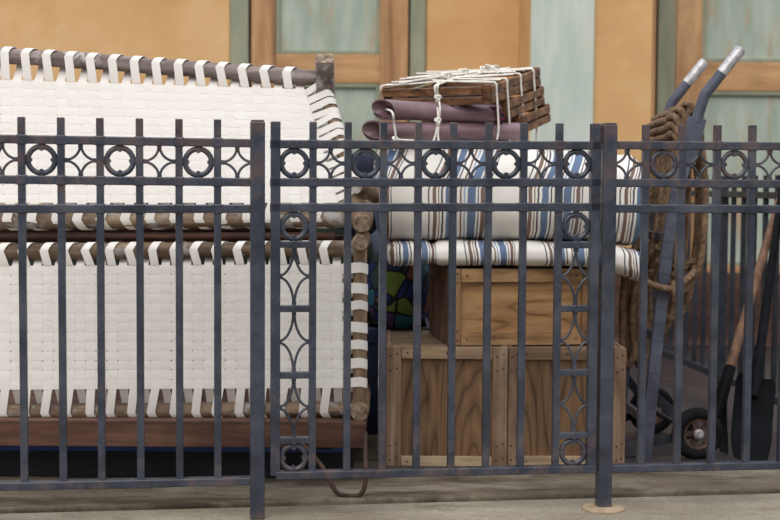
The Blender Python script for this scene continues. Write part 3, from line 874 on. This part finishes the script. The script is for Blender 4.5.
# ------------------------------------------------------------------ hand truck
ht = thing('hand_truck', 'grey-blue steel hand truck with bare curved handles behind the fence', 'hand truck', V((.9, 4.5, 0)))
YN, YFAR, XO = 4.33, 4.78, -.012
near = [at(645,460,YN), at(657,340,YN), at(672,215,YN), at(689,150,YN), at(697,118,YN)]
for (Y, ox) in ((YN, 0), (YFAR, XO)):
    mb = MB()
    def sh(p): return V((p.x+ox, Y, p.z))
    pl = catm([sh(p) for p in near], 8)
    # flat channel bar
    for i in range(len(pl)-1):
        mb.bar(pl[i], pl[i+1]+(pl[i+1]-pl[i])*.02, .036 if pl[i].z < .95 else .056, .03, (1,0,0))
    obj('side_bar', mb, TRUCK, ht)
    mb = MB(); hp = catm([sh(p) for p in (at(696,122,YN), at(702,103,YN), at(704.5,95.5,YN), at(706.5,92,YN), at(709.5,88.5,YN), at(725,69,YN))], 6)
    mb.tube(hp, .0175, 14); obj('handle', mb, TRUCK, ht)
    mb = MB(); mb.tube([sh(at(721.5,73.3,YN)), sh(at(733,59,YN)), sh(at(740,50.5,YN)), sh(at(741.5,48.8,YN))], [.0182,.0182,.0182,.015], 14); gp = obj('grip', mb, CHROME, ht); gp['label'] = 'bare worn steel grip'
def hx(z):      # bar position at height z
    for i in range(len(near)-1):
        p, r_ = near[i], near[i+1]
        if p.z <= z <= r_.z: return p.x + (r_.x-p.x)*(z-p.z)/(r_.z-p.z)
    return near[-1].x
for z in (.12, .40, .72, 1.075):
    mb = MB(); x = hx(z); mb.bar(V((x, YN, z)), V((x+XO, YFAR, z)), .03, .014, (0,0,1)); obj('crossbar', mb, TRUCK, ht, bev=.002)
x = hx(.02)
mb = MB(); mb.hexa([(x-.06,YN+.02,.002),(x+.01,YN+.02,.002),(x+XO+.01,YFAR-.02,.002),(x+XO-.06,YFAR-.02,.002),(x-.06,YN+.02,.008),(x+.01,YN+.02,.012),(x+XO+.01,YFAR-.02,.012),(x+XO-.06,YFAR-.02,.008)])
obj('toe_plate', mb, IRON, ht)
wc = at(697,433.5,YN+.02); RW = wc.z
wf = V((wc.x-.06, YFAR+.02, wc.z))
AX = (wc-wf).normalized()
mb = MB(); mb.tube([wc+AX*.03, wf-AX*.03], .009, 10); obj('axle', mb, IRON, ht)
for (p, Y, ox) in ((wc, YN, 0), (wf, YFAR, XO)):
    mb = MB(); x = hx(.2)+ox
    mb.bar(V((x, Y+.02, .22)), V((p.x, Y+.035, p.z)), .03, .006, (1,0,0)); mb.bar(V((hx(.05)+ox, Y+.02, .05)), V((p.x, Y+.035, p.z)), .03, .006, (0,0,1)); obj('axle_bracket', mb, IRON, ht)
for p in (wc, wf):
    p = p - AX*.0
    mb = MB(); w = .02
    mb.lathe(p, AX, [(RW*.60,-w),(RW*.86,-w*1.1),(RW*.96,-w*.7),(RW,-w*.2),(RW,w*.2),(RW*.96,w*.7),(RW*.86,w*1.1),(RW*.60,w),(RW*.58,0),(RW*.60,-w)], 40); wh = obj('wheel', mb, RUBBER, ht)
    mb = MB(); mb.lathe(p, AX, [(RW*.62,-w*.8),(RW*.62,w*.85),(RW*.50,w*.75),(RW*.48,-w*.75),(RW*.62,-w*.8)], 36)
    u = V((0,0,1)); s_ = AX.cross(u).normalized()
    for k in range(5):
        th = 2*PI*k/5 + .3; d = u*math.cos(th)+s_*math.sin(th)
        mb.bar(p + d*RW*.15, p + d*RW*.55, RW*.2, w*.7, AX.cross(d))
    mb.lathe(p, AX, [(0,-w*.6),(RW*.24,-w*.6),(RW*.24,w*.7),(0,w*.7)], 20, 0, False)
    obj('rim', mb, RIM, wh)
    mb = MB(); mb.lathe(p+AX*w*.7, AX, [(RW*.2,0),(RW*.2,.006),(RW*.15,.012),(RW*.1,.012),(RW*.1,.02),(0,.021)], 12, 0, False); obj('hub', mb, CHROME, wh)

# rope coil hung on the truck
coil = thing('rope_coil', 'thick brown rope coiled over the hand truck crossbar', 'rope', V((.95, 4.5, .45)))
rr_ = .0125
mb = MB()
loops = []
rn = random.Random(5)
zc = 1.095
zc_x = hx(1.075)
pts = []
NL = 8
for k in range(NL):
    y = YN + .045 + (YFAR-YN-.10)*k/(NL-1)
    x = zc_x + XO*k/(NL-1)
    low = rn.uniform(.44, .60) if k < 6 else rn.uniform(.34, .46)
    xl_ = x - rn.uniform(.05, .085); xr_ = x + rn.uniform(.028, .06)
    pts = [V((xl_-.02, y+.01, low+.1)), V((xl_, y, .7)), V((x-.045, y-.004, .95)), V((x-.032, y, zc-.02)), V((x-.008, y+.005, zc+.030)), V((x+.022, y+.009, zc+.02)), V((x+.034, y+.012, zc-.06)),
           V((xr_, y+.016, .85)), V((xr_-.01, y+.02, .65)), V((xr_-.035, y+.02, low+.05)), V((x-.03, y+.018, low)), V((xl_-.01, y+.014, low+.06))]
    m_ = MB(); rope(m_, pts, rr_, 10, 3.2, 12); obj('rope_turn', m_, ROPEB, coil)
# wraps at the top running between the two bars
for k, (dz, dx) in enumerate(((.035,-.03), (.012,-.048), (-.016,-.052), (-.044,-.05), (.052,0.0))):
    x = zc_x+dx
    pts = [V((x+.02, YN+.04, zc+dz-.05)), V((x+.004, YN+.045, zc+dz-.008)), V((x-.008, YN+.075, zc+dz+.008)), V((x-.010, YN+.15, zc+dz-.002)), V((x-.010+XO*.5, YN+.25, zc+dz-.004)), V((x-.006+XO, YFAR-.03, zc+dz-.012))]
    m_ = MB(); rope(m_, pts, rr_, 12, 3.2, 12); obj('rope_turn', m_, ROPEB, coil)
for k in range(5):
    y = 4.52 + .045*k; x = at(622+4*k, 300, y).x; lo = at(640, 366-7*(k % 3), y).z
    pts = [V((hx(.72)-.03, y+.01, .74)), V((x+.02, y, .64)), V((x, y-.01, .50)), V((x+.004, y-.01, lo+.06)), V((x+.022, y, lo)), V((x+.045, y+.012, lo+.05)), V((x+.04, y+.02, .5)), V((hx(.72)-.02, y+.03, .70))]
    m_ = MB(); rope(m_, pts, rr_, 10, 3.2, 12); obj('rope_turn', m_, ROPEB, coil)
# lashing round the bundle lower down
pts = []
zt_ = at(660,287,YN-.03).z
cx = hx(zt_)
pts = [V((cx-.10,4.5,zt_+.06)), V((cx-.085,4.36,zt_+.035)), V((cx-.04,4.302,zt_+.006)), V((cx+.02,4.298,zt_-.004)), V((cx+.07,4.33,zt_+.02)), V((cx+.12,4.42,zt_+.05)), V((cx+.10,4.55,zt_+.05)), V((cx,4.62,zt_+.04))]
m_ = MB(); rope(m_, pts, rr_, 10, 3.2, 12); obj('rope_turn', m_, ROPEB, coil)
pts = [V((cx+.02,4.298,zt_+.02)), V((cx+.03,4.294,zt_-.02)), V((cx+.035,4.30,zt_-.05)), V((cx+.045,4.31,zt_-.03)), V((cx+.04,4.31,zt_+.03)), V((cx+.04,4.315,zt_+.12)), V((cx+.05,4.33,zt_+.25)), V((cx+.055,4.34,zt_+.4))]
m_ = MB(); rope(m_, pts, rr_, 10, 3.2, 12); obj('rope_turn', m_, ROPEB, coil)

# ------------------------------------------------------------------ back fence
bf = thing('back_fence', 'plain dark picket fence receding behind the hand truck', 'fence', V((1.36, 5.6, 0)))
BA, BB = V((1.455, 4.62, 0)), V((1.20, 7.28, 0))
BD = (BB-BA).normalized(); BL = (BB-BA).length
for z, h in ((.105,.03), (.80,.025), (.855,.025)):
    mb = MB(); mb.bar(BA+V((0,0,z)), BB+V((0,0,z)), h, .028, (0,0,1)); obj('rail', mb, IRON, bf, bev=.003)
nb = int(BL/.115)
for k in range(nb+1):
    p = BA + BD*(.115*k); w = .018
    mb = MB(); mb.bar(p+V((0,0,.0 if k % 8 == 0 else .1)), p+V((0,0,.93)), w*(1.7 if k % 8 == 0 else 1), w*(1.7 if k % 8 == 0 else 1), BD); obj('post' if k % 8 == 0 else 'picket', mb, IRON, bf, bev=.002)

# ------------------------------------------------------------------ shovels
def shovel(a, b, top, lab, hmat, bw, bh, seed, yaw):
    """a: tip of the blade on the floor, b: socket, top: end of handle"""
    t = thing('shovel', lab, 'shovel', a, 'shovels')
    d = (top-b).normalized()
    mb = MB(); L = (top-b).length
    mb.tube([b + d*L*k/10 for k in range(11)], [.0165-.002*k/10 for k in range(11)], 12); obj('handle', mb, hmat, t)
    mb = MB(); mb.tube([b - d*.10, b - d*.02, b + d*.10], [.014,.021,.019], 12); obj('socket', mb, BLACK, t)
    u = (b-a).normalized(); sd = V((math.cos(yaw), math.sin(yaw), 0)); sd = (sd-u*sd.dot(u)).normalized(); nn = sd.cross(u)
    if nn.y > 0: nn = -nn
    mb = MB(); K, Q = 16, 12; vs = []
    for i in range(K+1):
        s = i/K
        if s < .25: w = bw*(.72+.28*math.sqrt(s/.25))
        elif s < .9: w = bw*(1-.03*(s-.25))
        else: w = bw*(.98-.14*((s-.9)/.1)**2)
        for j in range(Q+1):
            q = j/Q*2-1
            vs.append(a + u*bh*s + sd*w/2*q + nn*(-.028*(1-q*q)*s + .018*(1-s)**2) )
    mb.add(vs, [(i*(Q+1)+j, i*(Q+1)+j+1, (i+1)*(Q+1)+j+1, (i+1)*(Q+1)+j) for i in range(K) for j in range(Q)], 0, True)
    obj('blade', mb, BLACK, t, solid=.004)
shovel(at(748,462,4.31), at(757,372,4.42), at(786,165,4.98), 'black-handled shovel with broad dark blade, nearest the fence end', BLACK, .135, .29, 1, .1)
shovel(at(719,452,4.42), at(723,392,4.47), at(781,195,4.95), 'wooden-handled shovel with narrow blade behind the hand truck wheel', ASH, .075, .19, 3, .9)

# ------------------------------------------------------------------ odds behind the crates
def blob(c, rx, ry, rz, seed, amp=.12, p=2.4):
    secs = []; n = 24
    for i in range(n+1):
        t = -1+2*i/n; s = max(.12, (1-abs(t)**p)**(1/p)); secs.append((c.x+rx*t, c.y, c.z, ry*s, rz*s))
    return loft(secs, 28, p, amp*min(rx,rz), seed)
p = at(398,288,4.66); mb = blob(V((p.x, 4.66+.08, p.z-.01)), .115, .09, .145, 4)
# stands on a low box hidden behind the crates
pz = min(v.z for v in mb.v)
tag(obj('patchwork_bag', mb, PATCH), 'patchwork bag in dark blue, green and purple behind the crates', 'bag')
mb = MB(); mb.box((-.09, 4.74, 0), (.14, 5.1, pz+.012)); 
bx = thing('blue_chest', 'dark blue chest in the shade between the cots and crates', 'chest', V((.02, 4.92, 0)))
obj('body', mb, BLUE, bx, bev=.008)
mb = MB(); mb.box((-.095, 4.735, pz-.05), (.145, 5.105, pz+.012)); bx_l = obj('lid', mb, BLUE, bx, bev=.008)
for o in list(bx.children):
    pass
mb = blob(V((.02, 5.44, .42)), .26, .17, .41, 12, .1)
tag(obj('tarpaulin_bundle', mb, BLUE), 'dark blue tarpaulin bundle in the gloom behind the patchwork bag', 'bundle')
mb = MB(); zs = .84
mb = blob(V((-.72, 4.95, zs/2)), .70, .17, zs/2, 21, .12, 4)  # dark backing added so the gaps in and between the cots read dark
tag(obj('tarpaulin_bundle', mb, GREEN), 'long dark green tarpaulin bundle added as dark backing behind the woven cots', 'bundle')
zb_, zt_2 = .715, at(362,150,4.68).z
mb = blob(V((at(360,170,4.68).x, 4.69, (zb_+zt_2)/2)), .10, .10, (zt_2-zb_)/2, 7, .18)
tag(obj('cloth_bundle', mb, DARKCLOTH), 'dark blue cloth bundle wedged behind the upper cot corner', 'bundle')

# ------------------------------------------------------------------ light
w = bpy.data.worlds.new('sky'); S.world = w; w.use_nodes = True
nt = w.node_tree; bg = nt.nodes['Background']
tc = nt.nodes.new('ShaderNodeTexCoord'); sp = nt.nodes.new('ShaderNodeSeparateXYZ'); rp = nt.nodes.new('ShaderNodeValToRGB')
nt.links.new(tc.outputs['Generated'], sp.inputs[0]); nt.links.new(sp.outputs['Z'], rp.inputs[0]); nt.links.new(rp.outputs[0], bg.inputs['Color'])
e = rp.color_ramp.elements
e[0].position = 0.0; e[0].color = (.36,.34,.33,1); e[1].position = .7; e[1].color = (1.15,1.2,1.32,1)
bg.inputs['Strength'].default_value = 1.0
sd = bpy.data.lights.new('sun', 'SUN'); sd.energy = 1.7; sd.angle = math.radians(50); sd.color = (1,.96,.90)
so = bpy.data.objects.new('sun', sd); COL.objects.link(so)
so.rotation_euler = V((.25, .75, -.85)).to_track_quat('-Z', 'Y').to_euler()
vs = S.view_settings
vs.view_transform = 'Standard'; vs.look = 'None'; vs.gamma = 1; vs.use_curve_mapping = False; vs.exposure = 0.08
S.display_settings.display_device = 'sRGB'
